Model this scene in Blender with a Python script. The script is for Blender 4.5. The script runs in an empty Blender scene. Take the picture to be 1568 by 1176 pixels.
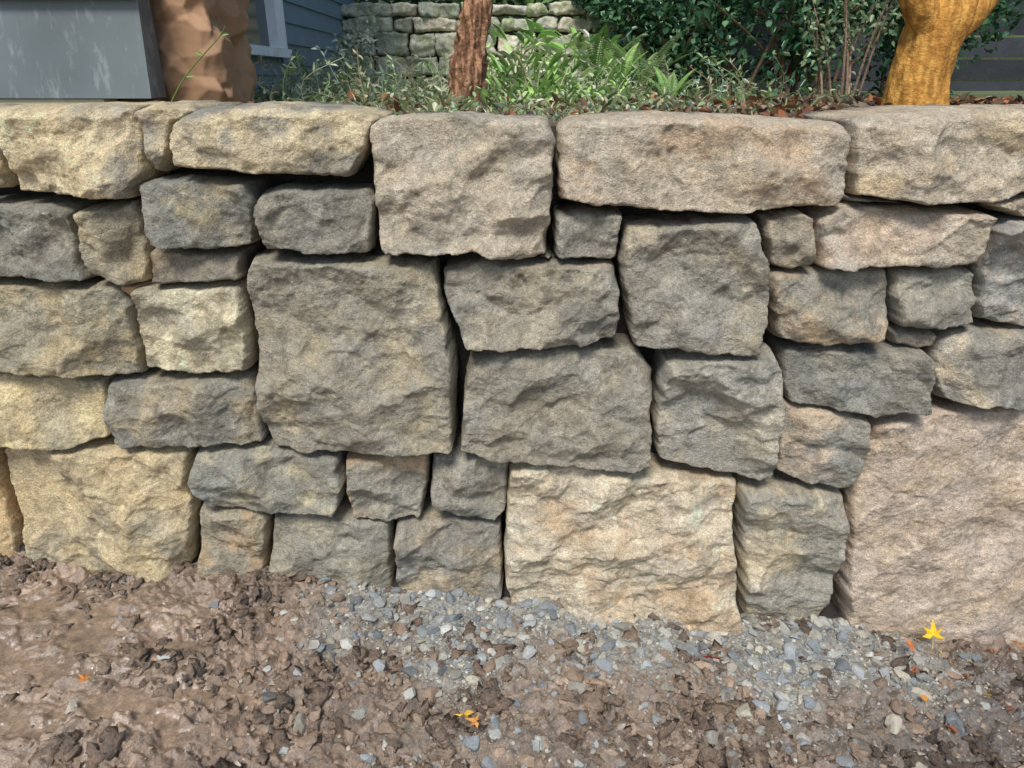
import bpy, math, numpy as np
from mathutils import Vector
rng=np.random.default_rng(7)
sc=bpy.context.scene
TH=math.radians(23.2); CT,ST=math.cos(TH),math.sin(TH); FP=1090.0
CAM=np.array([0,-1.5,1.26])

def survey(px,py,Y):
    """photo measurement -> metres (x,z) on the vertical plane y=Y"""
    px=np.asarray(px,float);py=np.asarray(py,float)
    u=(px-784)/FP; v=(588-py)/FP
    dy=CT+v*ST; dz=-ST+v*CT
    k=(Y-CAM[1])/dy
    return u*k, CAM[2]+dz*k

# ---------------------------------------------------------------- noise
_perm=np.random.default_rng(3).permutation(256); _perm=np.concatenate([_perm,_perm,_perm])
_g=np.random.default_rng(4).normal(size=(256,3)); _g/=np.linalg.norm(_g,axis=1)[:,None]
def perlin(p):
    p=np.asarray(p,float); i=np.floor(p).astype(int); f=p-i; i&=255
    w=f*f*f*(f*(f*6-15)+10)
    out=0
    for a in (0,1):
        for b in (0,1):
            for c in (0,1):
                h=_perm[_perm[_perm[(i[:,0]+a)&255]+((i[:,1]+b)&255)]+((i[:,2]+c)&255)]
                g=_g[h]; d=g[:,0]*(f[:,0]-a)+g[:,1]*(f[:,1]-b)+g[:,2]*(f[:,2]-c)
                ww=(w[:,0] if a else 1-w[:,0])*(w[:,1] if b else 1-w[:,1])*(w[:,2] if c else 1-w[:,2])
                out=out+ww*d
    return out*1.6
def fbm(p,o=4,gain=.5):
    s=0;a=1.0;p=np.array(p,float)
    for k in range(o):
        s=s+a*perlin(p+k*17.3); p=p*2.03; a*=gain
    return s
def sstep(a,b,x):
    t=np.clip((x-a)/(b-a),0,1); return t*t*(3-2*t)
def lin(c):
    c=np.asarray(c,float)/255.0
    return np.where(c<=.04045,c/12.92,((c+.055)/1.055)**2.4)

# ---------------------------------------------------------------- mesh helper
def mk(name,V,quads=None,tris=None,col=None,mat=None,smooth=True,parent=None):
    V=np.asarray(V,float)
    quads=np.zeros((0,4),int) if quads is None else np.asarray(quads,int).reshape(-1,4)
    tris=np.zeros((0,3),int) if tris is None else np.asarray(tris,int).reshape(-1,3)
    me=bpy.data.meshes.new(name)
    me.vertices.add(len(V)); me.vertices.foreach_set("co",V.astype(np.float32).ravel())
    nl=len(quads)*4+len(tris)*3
    me.loops.add(nl); me.loops.foreach_set("vertex_index",np.concatenate([quads.ravel(),tris.ravel()]).astype(np.int32))
    npoly=len(quads)+len(tris); me.polygons.add(npoly)
    ls=np.concatenate([np.arange(len(quads))*4, len(quads)*4+np.arange(len(tris))*3]).astype(np.int32)
    me.polygons.foreach_set("loop_start",ls)
    me.polygons.foreach_set("use_smooth",np.full(npoly,smooth,dtype=bool))
    me.update(calc_edges=True)
    if col is not None:
        c=np.ones((len(V),4),np.float32); col=np.asarray(col); c[:,:col.shape[1]]=col
        at=me.color_attributes.new("Col","FLOAT_COLOR","POINT"); at.data.foreach_set("color",c.ravel())
    if mat: me.materials.append(mat)
    ob=bpy.data.objects.new(name,me); sc.collection.objects.link(ob)
    if parent: ob.parent=parent
    return ob
class Acc:
    def __init__(s): s.V=[];s.Q=[];s.T=[];s.C=[];s.n=0
    def add(s,V,Q=None,T=None,C=None):
        s.V.append(V)
        if Q is not None and len(Q): s.Q.append(np.asarray(Q)+s.n)
        if T is not None and len(T): s.T.append(np.asarray(T)+s.n)
        C=np.asarray(C,float)
        if C.ndim==1: C=np.tile(C,(len(V),1))
        s.C.append(C[:, :4]); s.n+=len(V)
    def make(s,name,mat,smooth=True,parent=None):
        return mk(name,np.concatenate(s.V),np.concatenate(s.Q) if s.Q else None,np.concatenate(s.T) if s.T else None,np.concatenate(s.C),mat,smooth,parent)

# ---------------------------------------------------------------- materials
def mat_new(name):
    m=bpy.data.materials.new(name); m.use_nodes=True; nt=m.node_tree
    b=nt.nodes["Principled BSDF"]; return m,nt,b
def N(nt,t,**k):
    n=nt.nodes.new(t)
    for a,v in k.items(): setattr(n,a,v)
    return n
def grainy(name,scale1=170,scale2=28,amp1=.35,amp2=.25,rough=.85,bump=.5,dist=.004,spec=.3,alpha_wet=False):
    m,nt,b=mat_new(name); L=nt.links.new
    at=N(nt,"ShaderNodeAttribute",attribute_name="Col")
    tc=N(nt,"ShaderNodeTexCoord")
    n1=N(nt,"ShaderNodeTexNoise"); n1.inputs["Scale"].default_value=scale1; n1.inputs["Detail"].default_value=4; n1.inputs["Roughness"].default_value=.65
    n2=N(nt,"ShaderNodeTexNoise"); n2.inputs["Scale"].default_value=scale2; n2.inputs["Detail"].default_value=6; n2.inputs["Roughness"].default_value=.7
    for n in (n1,n2): L(tc.outputs["Object"],n.inputs["Vector"])
    r1=N(nt,"ShaderNodeMapRange"); r1.inputs[1].default_value=.3; r1.inputs[2].default_value=.7; r1.inputs[3].default_value=1-amp1; r1.inputs[4].default_value=1+amp1
    r2=N(nt,"ShaderNodeMapRange"); r2.inputs[1].default_value=.3; r2.inputs[2].default_value=.7; r2.inputs[3].default_value=1-amp2; r2.inputs[4].default_value=1+amp2
    L(n1.outputs["Fac"],r1.inputs[0]); L(n2.outputs["Fac"],r2.inputs[0])
    mu=N(nt,"ShaderNodeMath",operation='MULTIPLY'); L(r1.outputs[0],mu.inputs[0]); L(r2.outputs[0],mu.inputs[1])
    vm=N(nt,"ShaderNodeVectorMath",operation='SCALE'); L(at.outputs["Color"],vm.inputs[0]); L(mu.outputs[0],vm.inputs["Scale"])
    L(vm.outputs[0],b.inputs["Base Color"])
    b.inputs["Specular IOR Level"].default_value=spec
    ad=N(nt,"ShaderNodeMath",operation='ADD'); L(n1.outputs["Fac"],ad.inputs[0])
    m2=N(nt,"ShaderNodeMath",operation='MULTIPLY'); m2.inputs[1].default_value=2.0; L(n2.outputs["Fac"],m2.inputs[0]); L(m2.outputs[0],ad.inputs[1])
    bp=N(nt,"ShaderNodeBump"); bp.inputs["Strength"].default_value=bump; bp.inputs["Distance"].default_value=dist
    L(ad.outputs[0],bp.inputs["Height"]); L(bp.outputs[0],b.inputs["Normal"])
    if alpha_wet: 
        L(at.outputs["Alpha"],b.inputs["Roughness"])
        rb=N(nt,"ShaderNodeMapRange"); rb.inputs[1].default_value=.05; rb.inputs[2].default_value=.35; rb.inputs[3].default_value=.15; rb.inputs[4].default_value=bump
        L(at.outputs["Alpha"],rb.inputs[0]); L(rb.outputs[0],bp.inputs["Strength"])
    else: b.inputs["Roughness"].default_value=rough
    return m
M_stone=grainy("split_stone",scale1=300,scale2=95,amp1=.38,amp2=.24,bump=.9,dist=.005,spec=.25)
M_bstone=grainy("mossy_stone",scale1=60,scale2=9,amp1=.3,amp2=.35,bump=.6,dist=.01)
M_ground=grainy("mud_ground",scale1=200,scale2=60,amp1=.3,amp2=.35,bump=.8,dist=.005,spec=.9,alpha_wet=True)
M_gravel=grainy("gravel_rock",scale1=300,scale2=60,amp1=.25,amp2=.2,bump=.35,dist=.002,rough=.6)
M_clod=grainy("mud_clod",scale1=180,scale2=70,amp1=.3,amp2=.4,bump=1.,dist=.006,rough=.34,spec=.8)
M_bark=grainy("bark",scale1=90,scale2=20,amp1=.3,amp2=.35,bump=.8,dist=.01)
M_sbark=grainy("smooth_bark",scale1=110,scale2=26,amp1=.2,amp2=.4,bump=.7,dist=.007,rough=.85,spec=.15)
M_paint=grainy("siding_paint",scale1=120,scale2=6,amp1=.05,amp2=.14,bump=.12,dist=.002,rough=.5)
M_wood=grainy("dark_wood",scale1=80,scale2=9,amp1=.2,amp2=.3,bump=.3,dist=.004,rough=.8)
M_paper=grainy("kraft_paper",scale1=200,scale2=8,amp1=.05,amp2=.1,bump=.1,dist=.002,rough=.75)
def leafmat(name,rough=.45,tr=.35):
    m,nt,b=mat_new(name); L=nt.links.new
    at=N(nt,"ShaderNodeAttribute",attribute_name="Col")
    L(at.outputs["Color"],b.inputs["Base Color"]); b.inputs["Roughness"].default_value=rough
    t=N(nt,"ShaderNodeBsdfTranslucent"); L(at.outputs["Color"],t.inputs["Color"])
    mx=N(nt,"ShaderNodeMixShader"); mx.inputs[0].default_value=tr
    L(b.outputs[0],mx.inputs[1]); L(t.outputs[0],mx.inputs[2])
    L(mx.outputs[0],nt.nodes["Material Output"].inputs["Surface"]); return m
M_leaf=leafmat("leaf",rough=.4); M_gloss=leafmat("glossy_leaf",rough=.25,tr=.15)
M_dry=leafmat("fallen_leaf",rough=.6,tr=.3)

# ---------------------------------------------------------------- stones
def outline(P,step,cut=.04):
    P=np.asarray(P,float)
    for c in (cut,.16):
        A=P; B=np.roll(P,-1,0)
        P=np.stack([A*(1-c)+B*c, A*c+B*(1-c)],1).reshape(-1,2)
    d=np.linalg.norm(np.roll(P,-1,0)-P,axis=1); s=np.concatenate([[0],np.cumsum(d)])
    n=max(24,int(s[-1]/step)); Q=np.vstack([P,P[:1]])
    t=np.linspace(0,s[-1],n,endpoint=False)
    return np.stack([np.interp(t,s,Q[:,0]),np.interp(t,s,Q[:,1])],1)
def dist_poly(p,B):
    B=B[::2]; A=B; C=np.roll(B,-1,0); out=np.full(len(p),9.)
    for k in range(0,len(p),3000):
        q=p[k:k+3000,None,:]; e=(C-A)[None]; w=q-A[None]
        t=np.clip((w*e).sum(2)/np.maximum((e*e).sum(2),1e-12),0,1)
        out[k:k+3000]=np.linalg.norm(w-e*t[...,None],axis=2).min(1)
    return out
def resamp(A,n):
    d=np.linalg.norm(np.diff(A,axis=0),axis=1); s=np.concatenate([[0],np.cumsum(d)]); t=np.linspace(0,s[-1],n)
    return np.stack([np.interp(t,s,A[:,0]),np.interp(t,s,A[:,1])],1)
def facets(r,F,m,lo,hi,amp,g,q2,an=1.):
    """lower envelope of tilted facets: flat fracture faces meeting in crisp ridges"""
    S=r.uniform(lo-.03,hi+.03,(m,2)); G_=r.normal(0,g,(m,2)); b0=r.uniform(0,amp,m); out=np.empty(len(F))
    a=r.normal(0,.6); R=np.array([[math.cos(a),-math.sin(a)],[math.sin(a),math.cos(a)]]); K=R@np.diag([1,an])@R.T
    for k in range(0,len(F),4000):
        e=F[k:k+4000,None,:]-S[None]; e2=e@K
        out[k:k+4000]=(b0[None]+(e*G_[None]).sum(2)+(e2**2).sum(2)*q2).min(1)
    return out-np.median(out)
def stone(acc,P,c1,c2=None,Y=0.,step=.0032,relief=1.,bulge=.03,back=.28,seed=0,stain=.35,wob=.0032,rad=.006,grow=-.0026,gain=1.34,sat=.84,topbev=0.):
    r=np.random.default_rng(seed+100); B=outline(P,step*.7)
    area=.5*np.sum(B[:,0]*np.roll(B[:,1],-1)-np.roll(B[:,0],-1)*B[:,1])
    if area<0: B=B[::-1]; area=-area
    off=r.uniform(0,200,3)
    c=(B.max(0)+B.min(0))/2; ext_=(B.max(0)-B.min(0))/2; size=math.sqrt(area)
    rr=B-c; B=B+rr/np.linalg.norm(rr,axis=1)[:,None]*grow
    q=np.c_[B*26,np.zeros(len(B))]+off
    B=B+np.c_[fbm(q,4,.6),fbm(q+50,4,.6)]*wob
    rel=(B-c)/ext_
    ks=[int(np.argmax(rel@np.array(v))) for v in ((-1,-1),(1,-1),(1,1),(-1,1))]
    def arc(a,b): 
        idx=np.arange(a,b+1 if b>a else b+1+len(B))%len(B); return B[idx]
    s0,s1,s2,s3=[arc(ks[i],ks[(i+1)%4]) for i in range(4)]
    L=lambda a: np.linalg.norm(np.diff(a,axis=0),axis=1).sum()
    nu=max(8,int((L(s0)+L(s2))/2/step)); nv=max(8,int((L(s1)+L(s3))/2/step))
    bot=resamp(s0,nu); rig=resamp(s1,nv); top=resamp(s2,nu)[::-1]; lef=resamp(s3,nv)[::-1]
    u=np.linspace(0,1,nu)[None,:,None]; v=np.linspace(0,1,nv)[:,None,None]
    F=(1-v)*bot[None]+v*top[None]+(1-u)*lef[:,None]+u*rig[:,None]-((1-u)*(1-v)*bot[0]+u*(1-v)*bot[-1]+(1-u)*v*top[0]+u*v*top[-1])
    F=F.reshape(-1,2); idx=np.arange(nu*nv).reshape(nv,nu)
    loop=np.concatenate([idx[0,:-1],idx[:-1,-1],idx[-1,:0:-1],idx[:0:-1,0]]); Bd=F[loop]; n=len(Bd)
    d=dist_poly(F,Bd); d[loop]=0
    rel=F-c
    p3=np.c_[F,np.full(len(F),r.uniform(0,9))]+off
    wf=fbm(p3*30,3,.6); wf2=fbm(p3*30+31,3,.6); warp=np.c_[wf,wf2]*.0018
    g0=r.normal(0,.04,2)
    h=bulge+rel@g0
    K=r.integers(4,9)
    for k in range(K):
        a=2*math.pi*(k+r.uniform(-.45,.45))/K; dv=np.array([math.cos(a),math.sin(a)])
        ext=(rel@dv).max(); off_=ext*r.uniform(.1,.9); slope=r.uniform(.05,.28)*relief
        if r.uniform()<.35: off_=ext*r.uniform(.74,.93); slope=r.uniform(.5,1.1)
        h=np.minimum(h, bulge+(off_*dv)@g0+r.uniform(0,.004)-slope*((rel+warp)@dv-off_))
    if topbev>0:
        tz=np.interp(F[:,0],top[:,0],top[:,1]); h=np.minimum(h,(tz-F[:,1])*1.8+.004+.003*wf)
    Fw=F+warp*2
    lo,hi=F.min(0),F.max(0)
    h=h+relief*1.35*np.clip(facets(r,Fw,max(5,int(area/.0050)),lo,hi,.010,.17,1.2,1.3),-.02,.02)
    h=h-relief*.8*np.clip(facets(r,Fw,max(8,int(area/.0020)),lo,hi,.006,.18,3.,1.5),-.012,.012)
    h=h+relief*.75*np.clip(facets(r,Fw,max(10,int(area/.0007)),lo,hi,.003,.20,6.,1.5),-.006,.006)
    for k in range(int(r.integers(3,7)*max(.5,size/.25))):
        u_=r.uniform(.3,1.0); q0=c+(Bd[r.integers(n)]-c)*u_
        a=r.uniform(0,3.14); ca,sa=math.cos(a),math.sin(a); rx=size*r.uniform(.10,.36); rz=rx*r.uniform(.35,.8)
        e=Fw-q0; dd=((e[:,0]*ca+e[:,1]*sa)/rx)**2+((-e[:,0]*sa+e[:,1]*ca)/rz)**2
        dirn=(e[:,0]*ca+e[:,1]*sa)/rx
        h=h-relief*r.uniform(.002,.0055)*np.clip(1-dd,0,1)**.4*(1+.9*dirn*np.sign(r.normal()))
    h=h+relief*.0014*fbm(p3*12,2)+.0015*fbm(p3*65,3,.8)+.0012*perlin(p3*150)
    pit=np.clip(perlin(p3*75+60)-.3,0,1); h=h-.009*pit*sstep(-.2,.5,perlin(p3*9+77))
    h=np.maximum(h,.001)
    Rr=rad*(1+1.2*perlin(np.c_[F*22,np.zeros(len(F))]+off+4)+.5*wf); Rr=np.clip(Rr,.003,.024)
    k=np.clip(d/Rr,0,1); edge=.65*k+.35*np.sqrt(np.clip(1-(1-k)**2,0,1))
    y=Y+.028-(h+.028)*edge
    V=np.c_[F[:,0],y,F[:,1]]; nf=len(V)
    rings=[];Z=[.010,.03,.06,.11,.18,back]
    for j,z in enumerate(Z):
        s_=1-.18*z
        pz_=np.c_[Bd*25,np.full(n,z*25)]+off
        S=c+(Bd-c)*s_+np.c_[fbm(pz_,2),fbm(pz_+8,2)]*.003
        rings.append(np.c_[S[:,0],np.full(n,Y+.028+z),S[:,1]])
    V=np.vstack([V]+rings+[[[c[0],Y+.028+back,c[1]]]])
    a=idx[:-1,:-1].ravel(); Q=[np.c_[a,a+1,a+nu+1,a+nu]]
    i=np.arange(n); i2=(i+1)%n; prev=loop
    for j in range(len(Z)):
        cur=nf+j*n+i; Q.append(np.c_[prev,cur,cur[i2],prev[i2]]); prev=cur
    T=[np.c_[prev,np.full(n,len(V)-1),prev[i2]]]
    c1=lin(c1); c2=lin(c2) if c2 is not None else c1*1.15
    mean=lin((152,142,122)); c1=c1*.9+mean*.1; c2=c2*.9+mean*.1
    vo=V+off
    m=sstep(.0,.75,fbm(vo*np.array([7,7,7.]),5,.62)+ (stain-.35)*1.6+.1)[:,None]*.85
    C=c1*(1-m)+c2*m
    C=C*(1+.18*fbm(vo*14,4,.65))[:,None]
    hv=fbm(vo*10+40,4,.6)[:,None]; C=C*(1+hv*np.array([.04,.0,-.08]))
    dk=sstep(.15,.6,fbm(vo*30+11,4,.65))[:,None]; C=C*(1-.25*dk)
    lt=sstep(.3,.8,fbm(vo*22+91,4,.6))[:,None]; C=C*(1+.22*lt)
    lum=C.mean(1)[:,None]; C=(lum+(C-lum)*sat)*gain
    acc.add(V,np.vstack(Q),np.vstack(T),np.clip(C,.015,.75))

Yl=(199,178,134);G=(143,136,119);D=(123,121,110);T_=(172,155,131);Pk=(182,162,138);Bl=(132,133,128);S_=(190,166,126);Li=(200,184,150)
W=Acc()
stones=[
 ([(-40,212),(0,214),(10,240),(12,292),(-40,292)],G,Yl,1,.02,.3),
 ([(-62,164),(0,162),(110,157),(206,160),(220,195),(226,262),(212,303),(130,301),(28,296),(16,240),(2,212),(-62,208)],Yl,G,1.2,.04,.3),
 ([(208,168),(235,156),(290,160),(302,172),(268,186),(264,235),(247,268),(232,262),(222,215)],Yl,G,1,.02,.4),
 ([(268,184),(300,166),(400,158),(540,168),(578,182),(562,225),(542,270),(525,273),(400,268),(275,256),(262,215)],G,Yl,1,.04,.45),
 ([(562,188),(590,177),(700,173),(842,181),(853,215),(847,300),(838,388),(820,397),(700,388),(585,391),(570,300)],(172,157,132),G,1.3,.035,.4),
 ([(851,198),(880,182),(1000,173),(1150,177),(1291,187),(1296,225),(1287,300),(1270,313),(1195,320),(1100,329),(960,320),(853,306)],(176,160,134),(182,152,116),1,.035,.3),
 ([(1299,180),(1420,167),(1568,163),(1700,164),(1700,288),(1560,298),(1480,313),(1400,311),(1296,296)],(178,162,136),S_,1,.035,.3),
 ([(-62,308),(0,308),(120,315),(130,400),(142,430),(60,430),(-60,420)],(120,117,102),G,1,.02,.4),
 ([(125,316),(208,306),(222,322),(232,380),(228,434),(190,441),(142,415),(128,370)],(152,140,112),Yl,1,.03,.4),
 ([(215,275),(300,271),(380,279),(399,310),(393,374),(330,384),(240,374),(222,330)],(123,121,109),(150,136,102),1,.03,.25),
 ([(398,292),(430,284),(560,291),(575,308),(571,386),(500,392),(412,381),(398,345)],(125,120,106),G,1.1,.03,.3),
 ([(229,378),(300,388),(370,385),(374,430),(300,437),(231,434)],(128,118,100),(150,130,98),.5,.012,.4),
 ([(851,328),(878,320),(956,326),(946,400),(900,398),(847,394)],(146,137,118),G,1,.02,.4),
 ([(957,344),(1010,340),(1157,334),(1170,400),(1176,450),(1160,536),(1060,537),(968,530),(957,460),(946,402)],G,(158,144,118),1.2,.035,.4),
 ([(1166,330),(1225,321),(1245,330),(1243,408),(1200,415),(1174,404)],(150,136,112),(178,144,100),1,.02,.4),
 ([(1245,335),(1280,313),(1400,318),(1510,324),(1506,402),(1440,409),(1248,409)],(178,162,137),(186,160,133),1.1,.035,.4),
 ([(1510,345),(1540,334),(1700,336),(1700,502),(1560,502),(1500,492),(1498,420)],(150,146,136),Pk,1.4,.03,.3),
 ([(1496,308),(1568,300),(1700,296),(1700,331),(1560,334),(1530,325)],(170,152,124),G,.8,.02,.3),
 ([(-62,437),(60,434),(180,436),(205,465),(222,578),(130,574),(0,565),(-62,562)],(146,137,112),(172,152,110),1,.03,.4),
 ([(203,437),(290,440),(370,433),(380,480),(386,567),(300,573),(224,567),(210,500)],(158,147,120),(204,191,152),1,.02,.6),
 ([(385,391),(480,396),(666,402),(680,470),(700,560),(698,682),(620,686),(470,692),(415,686),(395,620),(389,500),(375,440)],(142,134,115),(162,147,115),1,.055,.35),
 ([(676,410),(740,398),(860,399),(942,402),(951,450),(944,517),(850,528),(710,526),(690,480),(675,440)],(131,126,111),(156,144,120),1.3,.04,.4),
 ([(1177,417),(1260,412),(1361,412),(1363,470),(1345,520),(1260,529),(1185,521),(1179,460)],(138,131,114),(176,150,114),1,.03,.3),
 ([(1367,413),(1440,408),(1494,412),(1494,497),(1440,504),(1366,498),(1364,450)],(143,137,120),G,1,.02,.4),
 ([(1362,503),(1435,507),(1430,530),(1400,535),(1368,529)],(140,128,108),G,.6,.01,.4),
 ([(1198,535),(1300,532),(1412,530),(1417,570),(1410,623),(1330,633),(1203,615),(1195,570)],(124,121,109),G,1.2,.03,.3),
 ([(1430,520),(1500,504),(1620,504),(1700,508),(1700,612),(1540,617),(1438,613),(1423,570)],(133,128,115),(184,166,134),1,.03,.3),
 ([(-62,567),(80,573),(160,582),(171,670),(100,679),(0,678),(-62,674)],(194,173,125),(160,148,116),1,.03,.4),
 ([(162,584),(280,579),(388,575),(400,640),(406,679),(300,684),(180,677),(167,630)],(129,125,110),(158,142,110),1.1,.03,.4),
 ([(716,550),(780,528),(900,530),(975,534),(1003,570),(993,702),(950,713),(850,706),(760,699),(703,678),(708,600)],(141,132,112),G,1,.045,.4),
 ([(1018,548),(1080,540),(1187,537),(1199,570),(1194,640),(1180,730),(1120,730),(1008,707),(1001,650),(1006,590)],(147,142,127),(168,158,135),1.4,.035,.4),
 ([(1200,618),(1300,625),(1329,640),(1319,700),(1297,745),(1230,741),(1187,722),(1190,660)],(140,135,121),(182,158,128),1,.025,.3),
 ([(1332,648),(1400,630),(1568,620),(1760,620),(1760,1010),(1568,1010),(1420,1000),(1292,985),(1288,900),(1298,780),(1310,720)],(184,163,140),(178,155,126),.65,.045,.35),
 ([(2,681),(130,679),(290,688),(302,780),(292,900),(200,905),(60,900),(32,800),(12,730)],(190,168,123),(154,142,114),1.2,.045,.4),
 ([(-140,688),(-5,690),(22,800),(40,910),(-140,910)],(196,164,110),Yl,.6,.02,.4),
 ([(297,689),(400,685),(520,700),(529,740),(521,780),(420,783),(320,769),(292,735)],(135,132,118),(176,164,128),1.2,.035,.4),
 ([(527,702),(600,690),(657,692),(657,740),(646,792),(590,797),(540,791),(529,745)],(140,134,117),(182,150,110),1,.02,.32),
 ([(659,697),(740,689),(782,706),(776,780),(761,798),(700,790),(657,768)],(138,132,117),G,1,.02,.4),
 ([(780,712),(860,707),(1000,722),(1133,738),(1123,800),(1132,965),(1060,975),(900,965),(783,960),(770,850),(774,770)],(194,177,146),(184,154,116),1.1,.045,.3),
 ([(1134,746),(1200,742),(1292,752),(1286,840),(1246,980),(1180,985),(1138,975),(1132,860)],(150,144,127),(186,168,133),1,.03,.4),
 ([(303,774),(400,778),(413,790),(411,925),(360,925),(303,920)],(146,136,113),(176,142,98),1,.02,.35),
 ([(414,788),(520,786),(600,798),(604,890),(602,945),(510,940),(413,930)],(140,135,117),(160,148,120),1,.025,.4),
 ([(604,798),(690,791),(769,802),(771,955),(690,960),(606,945)],(138,131,116),(170,150,116),1.1,.025,.4),
 ([(838,386),(850,396),(842,402),(825,398)],G,G,.3,.0,.3),
 ([(395,684),(418,686),(420,694),(400,694)],G,G,.3,.0,.3),
 ([(1290,300),(1300,298),(1400,314),(1300,312)],G,Yl,.3,-.010,.3),
 ([(175,437),(232,434),(205,445),(203,462)],(190,146,94),Yl,.3,-.004,.3),
]
for k,(P,c1,c2,rel,bul,stn) in enumerate(stones):
    P=np.array(P,float); x,z=survey(P[:,0],P[:,1],0.)
    stone(W,np.c_[x,z],c1,c2,relief=rel,bulge=bul,seed=k*13+1,stain=stn,topbev=1. if 1<=k<=6 else 0.)
pal=[Yl,G,D,T_,Bl,S_,Li]
for side,pxe in ((-1,-66),(1,1704)):
    bands=[(165,300),(306,432),(437,565),(572,676),(682,930)] if side<0 else [(165,330),(337,502),(509,614),(621,1000)]
    for bi,(a,b) in enumerate(bands):
        pe=pxe if not(side<0 and bi==4) else -145
        if side>0 and bi==3: pe=1765
        x1,z1=survey(pe,a,0.); x2,z2=survey(pe,b,0.)
        xa,xb=abs(x1),abs(x2)
        while min(xa,xb)<3.2:
            w=rng.uniform(.22,.5); na=nb=max(xa,xb)+w
            na+=rng.uniform(-.02,.02); nb+=rng.uniform(-.02,.02)
            P=np.array([[xa,z1],[na,z1],[nb,z2],[xb,z2]])
            m=P.mean(0); P=m+(P-m)*.995
            P=np.stack([P,(P+np.roll(P,-1,0))/2],1).reshape(-1,2)+rng.normal(0,.005,(8,2)); P[:,0]*=side
            stone(W,P,pal[rng.integers(7)],G,step=.009,seed=int(rng.integers(9999)))
            xa,xb=na+.01,nb+.01
W.make("stone_retaining_wall",M_stone)

# ---------------------------------------------------------------- ground
def low_z(x,y):
    xx=np.interp(x,[-8,-1.3,-1.14,-.7,-.45,0,.55,1.1,1.4,8],[.15,.145,.131,.105,.066,.006,-.045,-.085,-.095,-.1])
    f=np.interp(y,[-6,-1.5,-.5,0],[.2,.55,.85,1.])
    return xx*f
def high_z(x,y):
    b=1.165+.004*np.clip(y,0,4)
    return b+np.where(y>5.1,np.clip((y-5.1)*3,0,.5)+np.clip(y-6,0,40)*.22,0)
def gravel_mask(x,y):
    n=fbm(np.c_[x*4,y*4,np.zeros_like(x)]+5,3)*.20
    a=sstep(-.66,-.26,x+n+y*.3)*(1-sstep(.95,1.3,x+n))
    return np.clip(a*(1-.78*sstep(-.14,-.33,y+n)),0,1)
def pudf(x,y):
    n=fbm(np.c_[x*11,y*11,0*x]+3,4,.6)
    e=np.zeros_like(x)
    for cx,cy,rx,ry in ((-1.02,-.31,.20,.07),(-.84,-.47,.20,.06),(-1.0,-.17,.13,.04),(-.62,-.40,.10,.03),(-.75,-.27,.09,.025)):
        e=np.maximum(e,1.1-((x-cx)/rx)**2-((y-cy)/ry)**2+n*1.9)
    return sstep(0,1.0,e)
def gz(x,y,fine=True):
    p=np.c_[x,y,np.zeros_like(x)]
    lo=low_z(x,y)
    if fine:
        wet=sstep(-.55,-.9,x-y*.2)*sstep(-.04,-.12,y)
        gr=gravel_mask(x,y)
        w2=p+np.c_[perlin(p*20),perlin(p*20+9),0*x]*.02
        chunk=np.clip(fbm(w2*26+5,3,.55)*1.6,-.5,.8)+.6*np.clip(fbm(w2*60+15,2,.55)*1.6,-.5,.7)
        bump_=.022*fbm(p*5,2)*(1-.5*wet)+(1-.62*wet)*(1-.75*gr)*(.012*fbm(p*15,2,.6)+.013*chunk)+.010*wet*fbm(p*9+3,2)+.004*wet*fbm(w2*30,3)
        m=pudf(x,y)*(y<.05)
        lo=lo+bump_*(1-.82*m)-.004*m
    hi=high_z(x,y)+(.015*fbm(p*2.5,3) if fine else 0)*sstep(.1,.5,y)
    s=sstep(.095,.135,y)
    return lo*(1-s)+hi*s
xs=np.concatenate([-np.geomspace(80,1.6,26),np.arange(-1.45,1.65,.0036),np.geomspace(1.7,80,26)])
ys=np.concatenate([-np.geomspace(80,.72,26),np.arange(-.66,.03,.0036),[.04,.06,.08,.095,.1,.105,.11,.115,.12,.125,.13,.135],np.arange(.16,1.5,.04),np.arange(1.5,7,.12),np.geomspace(7.2,90,20)])
X,Yg=np.meshgrid(xs,ys); x=X.ravel();y=Yg.ravel()
z=gz(x,y)
nx,ny=len(xs),len(ys)
wetm=sstep(-.40,-.8,x-y*.25)*(y<.1)
pm=pudf(x,y)*(y<.05)
V=np.c_[x,y,z]
gm=gravel_mask(x,y)[:,None]
nz=fbm(np.c_[x*6,y*6,0*x],4)[:,None]; nf=fbm(np.c_[x*40,y*40,0*x],3)[:,None]
mud=lin((138,117,98))*(1+.4*nz+.4*nf)
wet=lin((142,122,103))*(1+.3*nz+.3*nf)
grv=lin((144,140,129))*(1+.3*nf)
dark=lin((96,85,77))*(1+.3*nz)
C=mud*(1-wetm[:,None])+wet*wetm[:,None]
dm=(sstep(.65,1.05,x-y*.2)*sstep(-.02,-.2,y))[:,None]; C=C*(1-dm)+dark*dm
C=C*(1-gm)+grv*gm
hi=(y>.1)[:,None]
soil=lin((96,76,56))*(1+.4*nz); grn=lin((92,104,60))*(1+.4*nz)
far=sstep(.8,2.5,y)[:,None]; C=np.where(hi,soil*(1-far)+grn*far,C)
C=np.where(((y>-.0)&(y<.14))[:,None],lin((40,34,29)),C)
C=C*(1-.15*pm[:,None])
patch=fbm(np.c_[x*7,y*9,0*x]+70,3)
rough=np.clip(.36-.12*wetm-.16*sstep(0,.4,patch)+.3*gm[:,0],.15,1); rough=rough*(1-pm)+.09*pm; rough=np.where(y>-.0,.95,rough)
I,J=np.meshgrid(np.arange(nx-1),np.arange(ny-1)); a=(J*nx+I).ravel()
mk("ground",V,np.c_[a,a+1,a+nx+1,a+nx],None,np.c_[np.clip(C,.01,.8),rough],M_ground)

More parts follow.
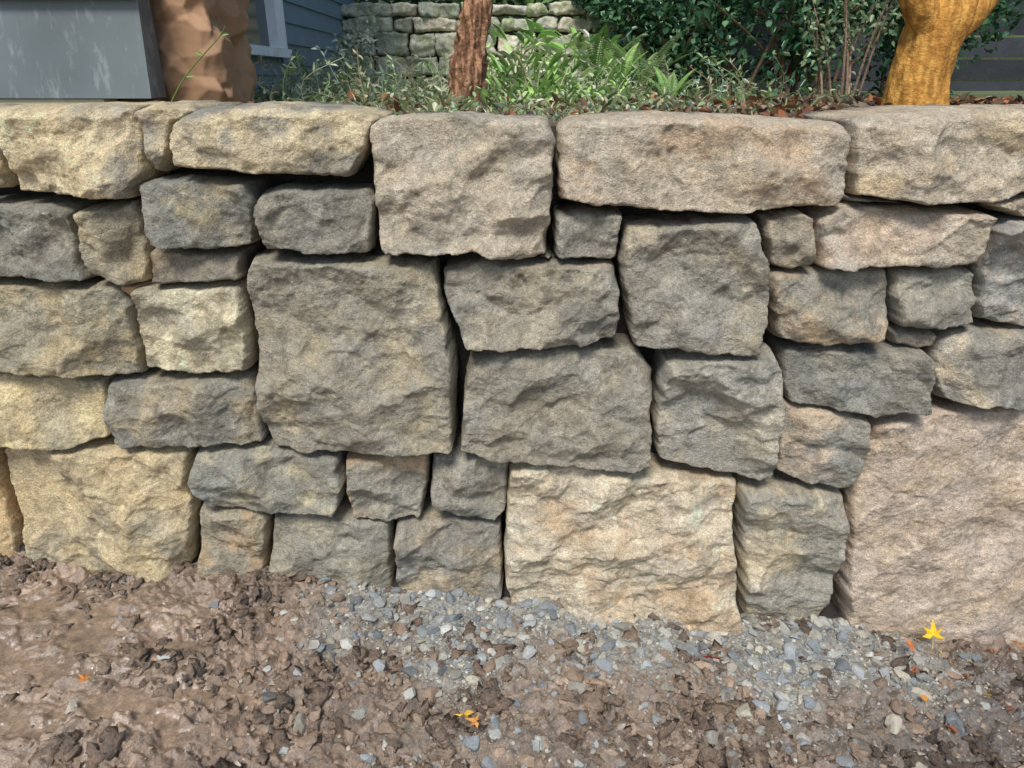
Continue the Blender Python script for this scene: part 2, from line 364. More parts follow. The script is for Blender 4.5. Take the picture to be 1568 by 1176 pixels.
# ---------------------------------------------------------------- gravel & clods
import bmesh
def ico(sub):
    bm=bmesh.new(); bmesh.ops.create_icosphere(bm,subdivisions=sub,radius=1.0)
    v=np.array([q.co[:] for q in bm.verts]); f=np.array([[q.index for q in t.verts] for t in bm.faces]); bm.free(); return v,f
def rocks(name,n_try,sub,smin,smax,dens,colf,mat,flat=.6,smooth=False,rough_amp=.25,sink=.25,powr=2.5,cuts=5,lump=0.,seg=(.4,.75),lf=1.3):
    v,f=ico(sub); x=rng.uniform(-1.45,1.62,n_try); y=rng.uniform(-.68,.03,n_try)
    keep=rng.uniform(0,1,n_try)<dens(x,y)*(1-.85*pudf(x,y)); x=x[keep];y=y[keep]; n=len(x)
    s=smin+(smax-smin)*rng.uniform(0,1,n)**powr
    sh=rng.uniform(.6,1.3,(n,3)); sh[:,2]*=flat
    P=np.tile(v[None],(n,1,1))
    if lump>0:
        q=(P*lf+rng.uniform(0,200,(n,1,3))).reshape(-1,3); P=P*(1+lump*fbm(q,2,.6).reshape(n,-1,1))
    for k in range(cuts):
        d=rng.normal(size=(n,3)); d/=np.linalg.norm(d,axis=1)[:,None]; o=rng.uniform(seg[0],seg[1],n)
        e=np.einsum('nvk,nk->nv',P,d)-o[:,None]; P=P-np.maximum(e,0)[...,None]*d[:,None,:]
    if rough_amp>0: P=P*(1+rng.normal(0,rough_amp*.3,(n,len(v),1)))
    P=P*sh[:,None,:]*s[:,None,None]
    a=rng.uniform(0,6.28,n); t=rng.normal(0,.4,n)
    ca,sa=np.cos(a),np.sin(a); ct,st=np.cos(t),np.sin(t)
    px,py,pz=P[...,0],P[...,1],P[...,2]
    py,pz=py*ct[:,None]-pz*st[:,None],py*st[:,None]+pz*ct[:,None]
    px,py=px*ca[:,None]-py*sa[:,None],px*sa[:,None]+py*ca[:,None]
    y=np.minimum(y,-.012-s*.4)
    g=gz(x,y)
    Vv=np.stack([px+x[:,None],py+y[:,None],pz+(g+s*flat*(1-2*sink)*.6)[:,None]],2).reshape(-1,3)
    Ff=(f[None]+(np.arange(n)*len(v))[:,None,None]).reshape(-1,3)
    c=np.repeat(colf(x,y,n),len(v),0)
    return mk(name,Vv,None,Ff,np.clip(c,.01,.8),mat,smooth)
def pick(pal_,n,x=None,var=.2):
    p=np.array([lin(q) for q in pal_]); c=p[rng.integers(0,len(p),n)]
    return c*(1+rng.normal(0,var,n))[:,None]
gp=[(146,149,148),(128,132,133),(166,164,154),(120,124,125),(162,155,139),(142,143,138),(152,148,137)]
def muddy(c,x,y,base=(136,117,99),k=.5):
    m=(rng.uniform(0,1,len(x))<(1-gravel_mask(x,y))*k)[:,None]; return np.where(m,lin(base)*(c.mean(1)[:,None]/.25*.5+.5),c)
rocks("gravel",7000,2,.005,.026,lambda x,y:gravel_mask(x,y)*.8+.11*(x>-.6)+.02,lambda x,y,n:muddy(pick(gp,n),x,y,k=.7),M_gravel,powr=2.1,cuts=9,sink=.36,seg=(.35,.7),rough_amp=.12)
rocks("fine_gravel",44000,1,.0018,.006,lambda x,y:gravel_mask(x,y)*.95+.12*(x>-.7)+.02,lambda x,y,n:muddy(pick(gp+[(176,170,154)],n),x,y,k=.8),M_gravel,rough_amp=.4,cuts=2)
def cd(x,y):
    nn=fbm(np.c_[x*5,y*5,0*x]+40,2)
    return np.clip((.62-.50*gravel_mask(x,y))*(1-.75*sstep(-.50,-.8,x-y*.3)*(y<-.10))*(.45+1.5*nn),0,1)
def clc(x,y,n):
    c=pick([(140,119,100),(132,112,94),(148,127,107),(124,106,90)],n,var=.14)
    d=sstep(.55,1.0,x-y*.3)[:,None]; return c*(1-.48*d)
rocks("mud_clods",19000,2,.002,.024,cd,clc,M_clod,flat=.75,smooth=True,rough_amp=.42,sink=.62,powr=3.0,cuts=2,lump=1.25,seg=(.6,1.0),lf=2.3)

# ---------------------------------------------------------------- plants helpers
def leaves(acc,C,A,Nn,Ln,Wd,col,fold=.18,droop=.15):
    n=len(C); A=A/np.linalg.norm(A,axis=1)[:,None]; S=np.cross(A,Nn); S/=np.maximum(np.linalg.norm(S,axis=1),1e-6)[:,None]; U=np.cross(S,A)
    prof=[(0,0,0),(.3,.5,fold),(.68,.4,fold*.6),(1,0,-droop),(.68,-.4,fold*.6),(.3,-.5,fold)]
    V=np.zeros((n,6,3))
    for k,(l,w,u) in enumerate(prof):
        V[:,k]=C+A*(l*Ln)[:,None]+S*(w*Wd)[:,None]+U*(u*Wd-(droop*l*l*Ln if k==3 else droop*l*l*Ln*.6))[:,None]
    b=np.arange(n)[:,None]*6
    acc.add(V.reshape(-1,3),np.vstack([b+np.array([0,1,2,3]),b+np.array([3,4,5,0])]),None,np.repeat(col,6,0))
def rnd(n): 
    d=rng.normal(size=(n,3)); return d/np.linalg.norm(d,axis=1)[:,None]
def tube(acc,P,R,col,ns=7,bump=0.,fq=(22,22,7.)):
    P=np.asarray(P,float);R=np.asarray(R,float);m=len(P)
    tg=np.gradient(P,axis=0); tg/=np.linalg.norm(tg,axis=1)[:,None]
    ref=np.array([0,1,0.]) if abs(tg[0][1])<.8 else np.array([1,0,0.])
    s=np.cross(tg,ref); s/=np.linalg.norm(s,axis=1)[:,None]; u=np.cross(s,tg)
    a=np.linspace(0,2*np.pi,ns,endpoint=False)
    V=P[:,None]+R[:,None,None]*(np.cos(a)[None,:,None]*s[:,None]+np.sin(a)[None,:,None]*u[:,None])
    V=V.reshape(-1,3)
    if bump: 
        c=np.repeat(P,ns,0); V=c+(V-c)*(1+bump*fbm(V*np.array(fq),4,.6))[:,None]
    i=np.arange(ns);i2=(i+1)%ns
    Q=np.vstack([np.c_[j*ns+i,j*ns+i2,(j+1)*ns+i2,(j+1)*ns+i] for j in range(m-1)])
    acc.add(V,Q,None,col)
def smoothpath(P,n):
    P=np.asarray(P,float); t=np.linspace(0,1,len(P)); tt=np.linspace(0,1,n)
    Q=np.stack([np.interp(tt,t,P[:,k]) for k in range(3)],1)
    for _ in range(max(1,n//len(P))):
        Q[1:-1]=(Q[:-2]+Q[1:-1]*2+Q[2:])/4
    return Q
def at(px,py,Y):
    x,z=survey(px,py,Y); return np.array([float(x),Y,float(z)])

def tree(name,limbs,c1,c2,crown,leafcol,mat,bump=.22,ns=72,lsz=.07,fq=(22,22,7.),cf=(26,26,7.)):
    A=Acc()
    for P,R,n in limbs:
        Q=smoothpath(P,n); Rr=np.interp(np.linspace(0,1,n),np.linspace(0,1,len(R)),R)
        tube(A,Q,Rr,[0,0,0],ns,bump,fq)
    V=np.concatenate(A.V); m=sstep(-.25,.4,fbm(V*np.array(cf),4))[:,None]
    A.C=[np.clip(lin(c1)*(1-m)+lin(c2)*m,.01,.8)]; 
    e=bpy.data.objects.new(name,None); sc.collection.objects.link(e)
    A.make("trunk_and_limbs",mat,True,e)
    B=Acc()
    for c,r,k in crown:
        d=rnd(k)*(rng.uniform(0,1,k)**.45)[:,None]*np.array(r)+np.array(c)
        col=pick(leafcol,k,var=.25); leaves(B,d,rnd(k)+np.array([0,0,-.2]),rnd(k)+np.array([0,0,1.2]),rng.uniform(.6,1.2,k)*lsz,rng.uniform(.35,.6,k)*lsz,np.clip(col,.01,.8))
    B.make("crown_leaves",M_leaf,True,e)
b=at(714,168,1.2)
tree("brown_bark_tree",[([b+[0,0,-.1],at(714,150,1.2),at(716,110,1.2),at(722,60,1.2),at(733,0,1.2),at(742,-120,1.2),at(760,-420,1.3)],[.085,.060,.056,.048,.048,.042,.03],110),
   ([at(705,130,1.2),at(698,105,1.18),at(712,70,1.19)],[.026,.024,.010],14)],(112,80,58),(184,140,106),
   [((.2,1.5,3.9),(.7,.6,.6),700)],[(80,104,50),(96,120,56)],M_bark,bump=.26,fq=(60,60,8.),cf=(60,60,9.))
tree("orange_bark_tree",[([at(1395,190,.8),at(1398,165,.8),at(1406,120,.8),at(1420,70,.8),at(1440,20,.8),at(1470,-60,.85),at(1500,-250,.9)],[.12,.088,.080,.080,.084,.075,.05],90),
   ([at(1432,60,.82),at(1470,20,.86),at(1530,-40,.9),at(1640,-160,1.0)],[.06,.066,.05,.035],60),
   ([at(1425,50,.78),at(1405,0,.75),at(1385,-80,.75),at(1300,-260,.8)],[.05,.045,.035,.02],60)],
   (176,124,60),(212,160,82),[((1.8,1.0,3.8),(.7,.7,.6),700)],[(150,120,40),(100,110,50)],M_sbark,bump=.09,fq=(30,30,6.),cf=(60,60,14.))

# ---------------------------------------------------------------- shrubs / ferns / grass
def gzt(x,y): return gz(np.atleast_1d(np.asarray(x,float)),np.atleast_1d(np.asarray(y,float)))
def shrub(name,cx,cy,rx,ry,h,nst,nleaf,pal_,ls,mat,stemcol=(120,96,76),low=.35,lw=.5,spr=.13):
    e=bpy.data.objects.new(name,None); sc.collection.objects.link(e)
    A=Acc();B=Acc(); tips=[]
    z0=float(gzt(cx,cy)[0])
    for k in range(nst):
        bx,by=cx+rng.normal(0,rx*.25),cy+rng.normal(0,ry*.25)
        tx,ty=cx+rng.uniform(-1,1)*rx,cy+rng.uniform(-1,1)*ry; tz=z0+h*rng.uniform(.45,1)
        P=smoothpath([[bx,by,z0-.05],[bx*.7+tx*.3,by*.7+ty*.3,z0+(tz-z0)*.4],[tx*.8+bx*.2,ty*.8+by*.2,z0+(tz-z0)*.75],[tx,ty,tz]],10)
        tube(A,P,np.linspace(.009,.0025,10)*h,lin(stemcol)*rng.uniform(.6,1.3),5)
        tips+= [P[min(9,int(j))] for j in rng.uniform(10*low,10,5)]
    tips=np.array(tips); k=rng.integers(0,len(tips),nleaf)
    c=tips[k]+rnd(nleaf)*rng.uniform(0,spr,nleaf)[:,None]*h
    shade=rng.uniform(.6,1.25,len(tips))[k]
    col=pick(pal_,nleaf,var=.15)*shade[:,None]
    leaves(B,c,rnd(nleaf)*.9+np.array([0,-.2,.1]),rnd(nleaf)*.6+np.array([0,-.3,1.]),rng.uniform(.6,1.2,nleaf)*ls,rng.uniform(.8,1.2,nleaf)*ls*lw,np.clip(col,.005,.8))
    A.make("stems",M_bark,True,e); B.make("leaves",mat,True,e); return e
dk=[(62,104,70),(86,130,88),(116,160,116),(50,88,60)]
shrub("broadleaf_evergreen_shrub",1.45,2.5,.75,.35,1.2,20,4200,dk,.055,M_gloss,low=.25,spr=.2)
shrub("broadleaf_evergreen_shrub",1.15,3.6,.65,.4,1.4,16,4200,dk,.065,M_gloss,low=.1,spr=.22)
shrub("broadleaf_evergreen_shrub",2.1,2.6,.5,.3,1.0,10,1600,dk,.055,M_gloss,low=.15,spr=.2)
shrub("twiggy_shrub",1.42,1.8,.28,.2,.7,10,600,[(150,170,126),(120,142,100)],.03,M_leaf,low=.3,stemcol=(150,126,106))
shrub("silvery_shrub",-.95,3.3,.10,.2,.42,10,420,[(190,200,180),(170,184,160),(206,212,196)],.045,M_leaf,low=.2)
def fern(name,cx,cy,nf,L,pal_):
    A=Acc(); z0=float(gzt(cx,cy)[0])
    for k in range(nf):
        a=rng.uniform(0,6.28); l=L*rng.uniform(.65,1.1); e=rng.uniform(1.0,1.45); m=30
        t=np.linspace(0,1,m); r=l*(np.cos(e)*t+.25*t**2); zz=l*(np.sin(e)*t-.26*t**2.2)
        P=np.c_[cx+r*np.cos(a),cy+r*np.sin(a),z0+zz]; c0=pick(pal_,1,var=.1)[0]
        tube(A,P,np.linspace(.003,.001,m),c0*.7,4)
        tg=np.gradient(P,axis=0); tg/=np.linalg.norm(tg,axis=1)[:,None]; side=np.cross(tg,[0,0,1.]); side/=np.linalg.norm(side,axis=1)[:,None]; up=np.cross(side,tg)
        ln=l*.15*np.sin(np.pi*np.clip(t*.85+.15,0,1))**.8*(1-t*.3)
        for s in (-1,1):
            tt=slice(5,None)
            leaves(A,P[tt],side[tt]*s+tg[tt]*.35,up[tt],ln[tt]+.004,np.full(m-5,l*.028),np.clip(np.tile(c0,(m-5,1))*rng.uniform(.8,1.2,(m-5,1)),0,.8),fold=.05)
    A.make(name,M_leaf)
bg=[(164,208,108),(186,222,134),(136,182,92),(198,220,152)]
fern("fern",.50,2.2,8,.30,bg); fern("fern",.74,2.9,9,.44,bg); fern("fern",.52,3.3,9,.50,bg); fern("fern",.62,1.5,7,.18,[(150,188,110)])
def perennial(name,cx,cy,n,L,w,pal_,spread=.12,ht=.9):
    A=Acc(); x=cx+rng.normal(0,spread,n); y=cy+rng.normal(0,spread,n); z=gzt(x,y)
    a=rng.uniform(0,6.28,n); A_=np.c_[np.cos(a)*.6,np.sin(a)*.6,rng.uniform(.4,1.4,n)]
    c=np.c_[x,y,z+rng.uniform(0,L*ht,n)]
    leaves(A,c,A_,rnd(n)*.4+np.c_[-np.cos(a),-np.sin(a),np.full(n,.8)],L*rng.uniform(.5,1.1,n),w*rng.uniform(.7,1.2,n),np.clip(pick(pal_,n,var=.2),0,.8),droop=.3)
    for k in range(0,n,4): tube(A,[[x[k],y[k],z[k]],[c[k][0],c[k][1],c[k][2]+.01]],[.003,.002],lin(pal_[0])*.6,4)
    A.make(name,M_leaf)
perennial("leafy_perennial",.10,1.5,80,.08,.022,bg+[(224,238,196)],.08,1.7)
perennial("leafy_perennial",.02,1.0,60,.05,.016,bg,.08)
perennial("leafy_perennial",.30,1.3,70,.06,.014,bg,.10)
perennial("leafy_perennial",.12,2.1,150,.10,.028,bg+[(224,238,196)],.11,2.6)
A=Acc(); n=9000
x=rng.uniform(-1.0,1.0,n); y=.28+3.6*rng.uniform(0,1,n)**1.3
x=x*(1.5+y)/2.2
keep=rng.uniform(0,1,n)<np.where(x>.62,.25,.95)*sstep(-.5,.2,fbm(np.c_[x*4,y*4,0*x],2)+.25)
x=x[keep];y=y[keep];n=len(x);z=gz(x,y)-.005
a=rng.uniform(0,6.28,n); hh=rng.uniform(.02,.075,n)*np.where(y<.7,.6,1.)
gpal=[(180,192,148),(150,172,120),(204,206,172),(128,152,98),(164,188,164),(176,168,132)]
leaves(A,np.c_[x,y,z],np.c_[np.cos(a)*.8,np.sin(a)*.8,rng.uniform(.5,1.6,n)],rnd(n)*.3+np.array([0,-.4,.8]),hh,rng.uniform(.002,.006,n),np.clip(pick(gpal,n),0,.8),droop=.4)
A.make("grass",M_leaf)
A=Acc(); n=6500
x=rng.uniform(-1.0,.95,n); y=.3+3.8*rng.uniform(0,1,n)**1.2; x=x*(1.5+y)/2.1
keep=rng.uniform(0,1,n)<sstep(-.2,.25,fbm(np.c_[x*3,y*3,0*x]+7,2)+.1)*np.where(x>.55,.2,1)*np.where(y<.8,.6,1); x=x[keep];y=y[keep];n=len(x)
z=gz(x,y)+rng.uniform(0,1,n)**1.5*(.03+.014*np.clip(y,0,3))*(1.2+fbm(np.c_[x*5,y*5,0*x]+3,2))
leaves(A,np.c_[x,y,z],rnd(n),rnd(n)*.5+np.array([0,-.2,1]),rng.uniform(.012,.028,n),rng.uniform(.007,.016,n),np.clip(pick(gpal,n),0,.8))
A.make("creeping_groundcover",M_leaf)
A=Acc()
for k in range(280):
    y0=rng.uniform(.9,3.4); x0=rng.uniform(-.38,.35)*(1.5+y0) if k%3 else rng.uniform(-.30,-.12)*(1.5+y0); z0=float(gzt(x0,y0)[0]); h=rng.uniform(.04,.19)
    P=smoothpath([[x0,y0,z0],[x0+rng.normal(0,.02),y0,z0+h*.6],[x0+rng.normal(0,.05),y0,z0+h]],7); c=pick(gpal,1)[0]
    tube(A,P,np.linspace(.002,.001,7),c,4); m=14; q=P[rng.integers(1,7,m)]
    leaves(A,q,rnd(m)+np.array([0,0,.4]),rnd(m)+np.array([0,0,1]),rng.uniform(.012,.035,m),rng.uniform(.005,.011,m),np.clip(np.tile(c,(m,1))*rng.uniform(.8,1.2,(m,1)),0,.8))
A.make("tall_weeds",M_leaf)
A=Acc(); n=2600
x=rng.uniform(.5,2.8,n); z=1.95-rng.uniform(0,1,n)**1.8*.6*np.clip((x-.3)/1.2,.2,1.2); y=4.93-rng.uniform(0,.12,n)
leaves(A,np.c_[x,y,z],rnd(n)+np.array([0,0,-.6]),rnd(n)*.5+np.array([0,-1,.5]),rng.uniform(.04,.08,n),rng.uniform(.03,.06,n),np.clip(pick(dk,n),0,.8)); A.make("trailing_ivy",M_gloss)
A=Acc(); n=10000
x=rng.uniform(-2.2,6.5,n); z=1.78+rng.uniform(0,1,n)*2.3; y=6.2+rng.uniform(-.7,.7,n)-.3*np.sin(x*2.2)-.2*np.sin(z*5+x)
leaves(A,np.c_[x,y,z],rnd(n),rnd(n)*.6+np.array([0,-.5,.9]),rng.uniform(.09,.17,n),rng.uniform(.05,.10,n),np.clip(pick([(64,96,48),(84,116,60),(112,140,72),(50,76,42)],n),0,.8)); A.make("hedge",M_leaf)
def litter(name,x,y,z,sz,pal_,mat=M_dry):
    A=Acc(); n=len(x)
    leaves(A,np.c_[x,y,z],rnd(n)*np.array([1,1,.5]),rnd(n)*.7+np.array([0,0,1]),sz,sz*rng.uniform(.4,.8,n),np.clip(pick(pal_,n),0,.8),fold=.25,droop=.2); return A.make(name,mat)
n=2600; x=rng.uniform(.35,2.2,n); x=np.where(rng.uniform(0,1,n)<.2,rng.uniform(-.7,.6,n),x); y=.26+1.3*rng.uniform(0,1,n)**1.2; z=gz(x,y)+rng.uniform(0,.022,n)
litter("leaf_litter",x,y,z,rng.uniform(.012,.042,n),[(128,84,58),(158,104,66),(104,76,56),(172,128,84),(78,60,48),(146,130,106),(110,84,64)])
n=34; x=rng.uniform(.95,1.45,n); y=rng.uniform(-.4,-.03,n); z=gz(x,y)+.012
litter("fallen_leaves",x,y,z,rng.uniform(.010,.026,n),[(150,94,60),(120,76,50),(190,130,60),(96,66,50),(226,180,70)])
def maple(name,px,py,Y,size,col,tilt,rot,lobes=5):
    o=at(px,py,Y); V=[[0,0,0]]; 
    for k in range(lobes*2+1):
        a=math.radians(-130+260*k/(lobes*2)); r=1.0 if k%2 else .38
        if k%2: r*=[.75,.95,1.15,.95,.75][(k//2)%5]
        V.append([math.sin(a)*r,math.cos(a)*r,.12*math.cos(k*2.1)])
    V.append([-.02,-1.0,-.1]);V.append([.03,-1.0,-.1]); V=np.array(V)*size
    n=lobes*2+1; T=[[0,k+1,k+2] for k in range(n-1)]+[[0,n+1,n+2]]
    ob=mk(name,V,None,T,np.tile(lin(col),(len(V),1))*rng.uniform(.8,1.15,(len(V),1)),M_dry,False)
    ob.location=o+np.array([0,-.018,.024]); ob.rotation_euler=(math.radians(tilt),0,math.radians(rot)); return ob
def gY(px,py):
    Yc=np.linspace(-.03,-.62,400); x,z=survey(np.full(400,px),np.full(400,py),Yc)
    ok=z>=gz(x,Yc)+.008
    return float(Yc[np.argmax(ok)]) if ok.any() else -.5
maple("yellow_maple_leaf",1420,976,gY(1420,986),.036,(252,204,40),62,-6)
maple("yellow_maple_leaf",712,1095,gY(712,1100),.028,(250,204,80),30,200)
maple("orange_maple_leaf",730,1106,gY(730,1108),.022,(236,170,90),20,90)
maple("red_maple_leaf",1085,1010,gY(1085,1014),.036,(160,60,66),45,170)
maple("orange_maple_leaf",1388,992,gY(1388,996),.026,(206,124,70),35,50)
maple("orange_maple_leaf",1550,990,gY(1550,993),.028,(214,144,70),30,120)
maple("orange_maple_leaf",140,1043,gY(140,1045),.016,(222,140,60),20,60)

# ---------------------------------------------------------------- boxes
def box(acc,x0,x1,y0,y1,z0,z1,col):
    V=np.array([[x0,y0,z0],[x1,y0,z0],[x1,y1,z0],[x0,y1,z0],[x0,y0,z1],[x1,y0,z1],[x1,y1,z1],[x0,y1,z1]],float)
    Q=[[0,1,5,4],[1,2,6,5],[2,3,7,6],[3,0,4,7],[4,5,6,7],[3,2,1,0]]
    acc.add(V,Q,None,lin(col))
def lap(acc,axis,a0,a1,plane,z0,z1,h,col,out=-1,t=.018):
    z=z0
    while z<z1:
        hi=z+h*1.0
        if axis=='x': V=[[a0,plane+out*t,z],[a1,plane+out*t,z],[a1,plane+out*.004,hi],[a0,plane+out*.004,hi],[a0,plane,z],[a1,plane,z],[a1,plane,hi],[a0,plane,hi]]
        else: V=[[plane+out*t,a0,z],[plane+out*t,a1,z],[plane+out*.004,a1,hi],[plane+out*.004,a0,hi],[plane,a0,z],[plane,a1,z],[plane,a1,hi],[plane,a0,hi]]
        acc.add(np.array(V,float),[[0,1,2,3],[0,4,5,1],[1,5,6,2],[3,2,6,7],[0,3,7,4]],None,lin(col)*rng.uniform(.9,1.1)); z=hi
def scuffed():
    m,nt,b=mat_new("weathered_paint"); L=nt.links.new
    at_=N(nt,"ShaderNodeAttribute",attribute_name="Col"); tc=N(nt,"ShaderNodeTexCoord")
    mp=N(nt,"ShaderNodeMapping"); mp.inputs["Scale"].default_value=(1.6,1,.55); mp.inputs["Rotation"].default_value=(0,.35,0); L(tc.outputs["Object"],mp.inputs[0])
    n1=N(nt,"ShaderNodeTexNoise"); n1.inputs["Scale"].default_value=16; n1.inputs["Detail"].default_value=10; n1.inputs["Roughness"].default_value=.75; L(mp.outputs[0],n1.inputs[0])
    r=N(nt,"ShaderNodeMapRange"); r.inputs[1].default_value=.54; r.inputs[2].default_value=.72; r.inputs[3].default_value=0; r.inputs[4].default_value=.75; L(n1.outputs["Fac"],r.inputs[0])
    mx=N(nt,"ShaderNodeMix",data_type='RGBA'); L(r.outputs[0],mx.inputs[0]); L(at_.outputs["Color"],mx.inputs[6]); mx.inputs[7].default_value=(.40,.44,.43,1)
    n2=N(nt,"ShaderNodeTexNoise"); n2.inputs["Scale"].default_value=3; n2.inputs["Detail"].default_value=5; L(tc.outputs["Object"],n2.inputs[0])
    r2=N(nt,"ShaderNodeMapRange"); r2.inputs[1].default_value=.3; r2.inputs[2].default_value=.7; r2.inputs[3].default_value=.65; r2.inputs[4].default_value=1.15; L(n2.outputs["Fac"],r2.inputs[0])
    vm=N(nt,"ShaderNodeVectorMath",operation='SCALE'); L(mx.outputs[2],vm.inputs[0]); L(r2.outputs[0],vm.inputs["Scale"]); L(vm.outputs[0],b.inputs["Base Color"])
    b.inputs["Roughness"].default_value=.45; return m
M_scuff=scuffed()
H=bpy.data.objects.new("gray_house",None); sc.collection.objects.link(H)
A=Acc()
xc=-.905
lap(A,'x',-4.5,xc,.45,1.215,4.2,.222,(106,114,114),t=.026)
box(A,-4.5,xc-.004,.4505,.52,1.216,4.2,(98,106,108))
A.make("front_siding",M_scuff,False,H)
A=Acc(); box(A,-4.5,-1.03,.432,.5,1.10,1.213,(206,196,156)); A.make("sill_band",M_paint,False,H)
A=Acc()
WX=-1.40; sb=(122,142,156)
lap(A,'y',.525,1.99,WX,1.1,4.2,.12,sb,out=1)
lap(A,'y',3.235,5.6,WX,1.1,4.2,.12,sb,out=1)
lap(A,'y',1.992,3.233,WX,1.1-.0,1.37,.09,sb,out=1)
lap(A,'y',1.992,3.233,WX,2.6,4.2,.12,sb,out=1)
box(A,-4.5,WX-.001,.525,5.6,1.0,4.2,(100,112,122))
A.make("side_siding",M_paint,False,H)
A=Acc(); wc=(248,249,249)
box(A,WX-.02,WX+.06,3.03,3.20,1.425,2.6,wc);box(A,WX-.02,WX+.05,1.99,2.07,1.425,2.6,wc)
box(A,WX-.02,WX+.075,1.96,3.23,1.375,1.422,wc);box(A,WX-.02,WX+.05,2.07,3.03,2.53,2.6,wc)
box(A,WX-.01,WX+.025,2.07,3.03,1.9,1.94,wc)
A.make("window_frame",M_paint,False,H)
gm_,nt,b_=mat_new("window_glass"); b_.inputs["Base Color"].default_value=(.05,.07,.075,1); b_.inputs["Roughness"].default_value=.12
A=Acc(); box(A,WX-.0,WX+.006,2.06,3.04,1.41,2.54,(60,70,76)); A.make("window_glass",gm_,False,H)
A=Acc()
V=np.array([[-5,.2,4.25],[-1.1,.2,4.25],[-1.1,5.9,4.25],[-5,5.9,4.25],[-3,.2,5.4],[-3,5.9,5.4]],float)
A.add(V,[[1,2,5,4],[0,4,5,3]],[[0,1,4],[2,3,5]],lin((70,70,70))); A.make("roof",M_wood,False,H)

F=bpy.data.objects.new("dark_wood_fence",None); sc.collection.objects.link(F)
A=Acc(); z=1.12
while z<3.0:
    f_=rng.uniform(.8,1.15); box(A,1.5,6.5,4.0,4.025,z,z+.125,(60*f_,62*f_,66*f_)); z+=.14
A.make("slats",M_wood,False,F)
A=Acc()
for xx in (1.5,2.7,3.9,5.1,6.3): box(A,xx,xx+.09,4.028,4.12,1.0,3.0,(48,50,54))
box(A,1.5,6.5,3.97,4.1,3.003,3.04,(50,54,60)); A.make("posts",M_wood,False,F)

Bk=Acc(); z=1.10
while z<1.78:
    hgt=rng.uniform(.10,.18); hgt=min(hgt,1.82-z) if 1.82-z<.24 else hgt
    xx=-1.36+rng.uniform(-.1,0)
    while xx<3.4:
        w=rng.uniform(.14,.42)
        P=np.array([[xx,z],[xx+w/2,z-.003],[xx+w,z],[xx+w+.003,z+hgt/2],[xx+w,z+hgt],[xx+w/2,z+hgt+.003],[xx,z+hgt],[xx-.003,z+hgt/2]])
        P=P.mean(0)+(P-P.mean(0))*1.0+rng.normal(0,.010,(8,2))
        c=[(178,174,150),(160,162,140),(190,180,154),(150,154,132),(172,168,150)][rng.integers(5)]
        stone(Bk,P,c,(128,142,88),Y=5.0,step=.012,bulge=.02,seed=int(rng.integers(99999)),stain=.15+.15*(xx>.1),wob=.008,rad=.011,back=.2,gain=1.4)
        xx+=w+.004
    z+=hgt+.003
Bk.make("mossy_stone_wall",M_bstone)

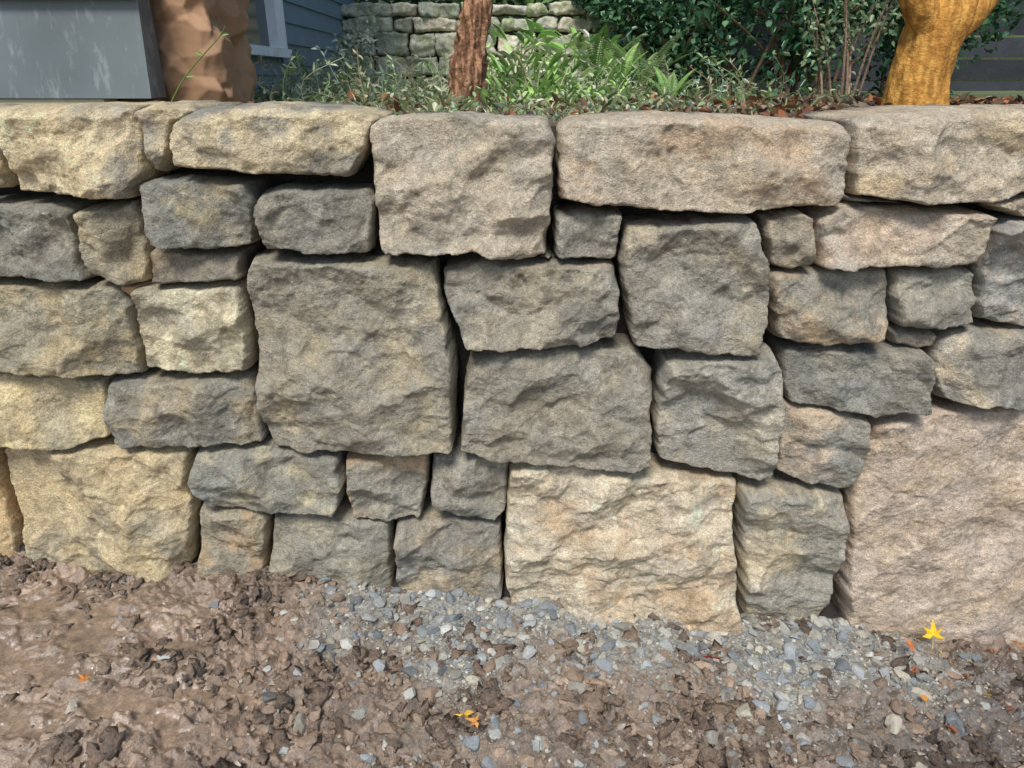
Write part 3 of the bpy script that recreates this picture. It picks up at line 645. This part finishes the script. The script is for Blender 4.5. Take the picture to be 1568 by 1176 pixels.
def bag():
    x0,x1,y0,y1,z0,z1=-1.14,-.782,.55,.84,1.16,2.02
    per=[(x0,y0),(x1,y0),(x1,y1),(x0,y1)]; nper=280; nz_=230
    P=[];
    for k in range(4):
        a=np.array(per[k]);b=np.array(per[(k+1)%4]); n=nper//4
        for i in range(n): P.append(a+(b-a)*i/n)
    P=np.array(P); c=P.mean(0); n=len(P)
    for _ in range(3): P=(np.roll(P,1,0)+P*2+np.roll(P,-1,0))/4
    zs=np.linspace(z0,z1,nz_); V=[]
    for z in zs:
        k=1+.05*(z-z0)-.02*math.sin((z-z0)*9); V.append(np.c_[c+(P-c)*k,np.full(n,z)])
    V=np.concatenate(V); nn=V[:,:2]-c; nn/=np.linalg.norm(nn,axis=1)[:,None]
    r=np.random.default_rng(5)
    def cr(m,amp,g,q2):
        S=np.c_[r.uniform(x0-.05,x1+.05,m),r.uniform(y0-.05,y1+.05,m),r.uniform(z0-.05,z1+.05,m)]
        G_=r.normal(0,g,(m,3)); b0=r.uniform(0,amp,m); out=np.empty(len(V))
        for k in range(0,len(V),3000):
            e=V[k:k+3000,None,:]-S[None]; out[k:k+3000]=(b0[None]+(e*G_[None]).sum(2)+(e**2).sum(2)*q2).min(1)
        return out-np.median(out)
    d=.8*cr(160,.012,.14,2.5)-1.2*cr(500,.005,.24,5.)+1.1*cr(900,.003,.26,7.)
    d=np.clip(d,-.035,.03)+.002*fbm(V*30,3)
    V[:,:2]+=nn*d[:,None]
    i=np.arange(n);i2=(i+1)%n
    Q=np.vstack([np.c_[j*n+i,j*n+i2,(j+1)*n+i2,(j+1)*n+i] for j in range(nz_-1)])
    m=(1+.15*fbm(V*6,3))[:,None]
    A=Acc();A.add(V,Q,None,lin((158,124,94))*m)
    A.add(np.array([[x0+.03,y0+.03,1.75],[x1-.03,y0+.03,1.75],[x1-.03,y1-.03,1.75],[x0+.03,y1-.03,1.75]]),[[0,1,2,3]],None,lin((90,80,50)))
    A.make("paper_yard_waste_bag",M_paper,True)
bag()
A=Acc(); tube(A,smoothpath([at(258,165,.42),at(280,120,.44),at(310,85,.45),at(338,55,.46),at(345,40,.46)],16),np.linspace(.0022,.001,16),lin((120,140,60)),5)
leaves(A,np.array([at(338,55,.46),at(310,85,.45),at(285,118,.44)]),np.array([[1,0,.3],[-1,0,.5],[1,0,.2]]),np.array([[0,-1,.5]]*3),np.array([.02,.02,.02]),np.array([.008]*3),np.tile(lin((120,150,60)),(3,1))); A.make("vine_shoot",M_leaf)

# ---------------------------------------------------------------- light, world, camera
el=math.radians(55); az=math.radians(194)
sun_dir=Vector((math.sin(az)*math.cos(el),math.cos(az)*math.cos(el),math.sin(el)))
ld=bpy.data.lights.new("sun","SUN"); ld.energy=3.7; ld.angle=math.radians(18); ld.color=(1,.975,.93)
lo=bpy.data.objects.new("sun",ld); sc.collection.objects.link(lo); lo.rotation_euler=sun_dir.to_track_quat('Z','Y').to_euler()
w=bpy.data.worlds.new("World"); sc.world=w; w.use_nodes=True; nt=w.node_tree
sky=nt.nodes.new("ShaderNodeTexSky"); sky.sky_type='NISHITA'; sky.sun_disc=False; sky.sun_elevation=el; sky.sun_rotation=az
nt.links.new(sky.outputs[0],nt.nodes["Background"].inputs[0]); nt.nodes["Background"].inputs[1].default_value=.15
cd_=bpy.data.cameras.new("camera"); cam=bpy.data.objects.new("camera",cd_); sc.collection.objects.link(cam)
cam.location=CAM; cam.rotation_euler=(math.radians(90)-TH,0,0); cd_.sensor_width=36; cd_.lens=36*FP/1568; cd_.clip_end=500; cd_.clip_start=.02
sc.camera=cam
sc.view_settings.view_transform='Standard'; sc.view_settings.look='None'; sc.view_settings.exposure=0
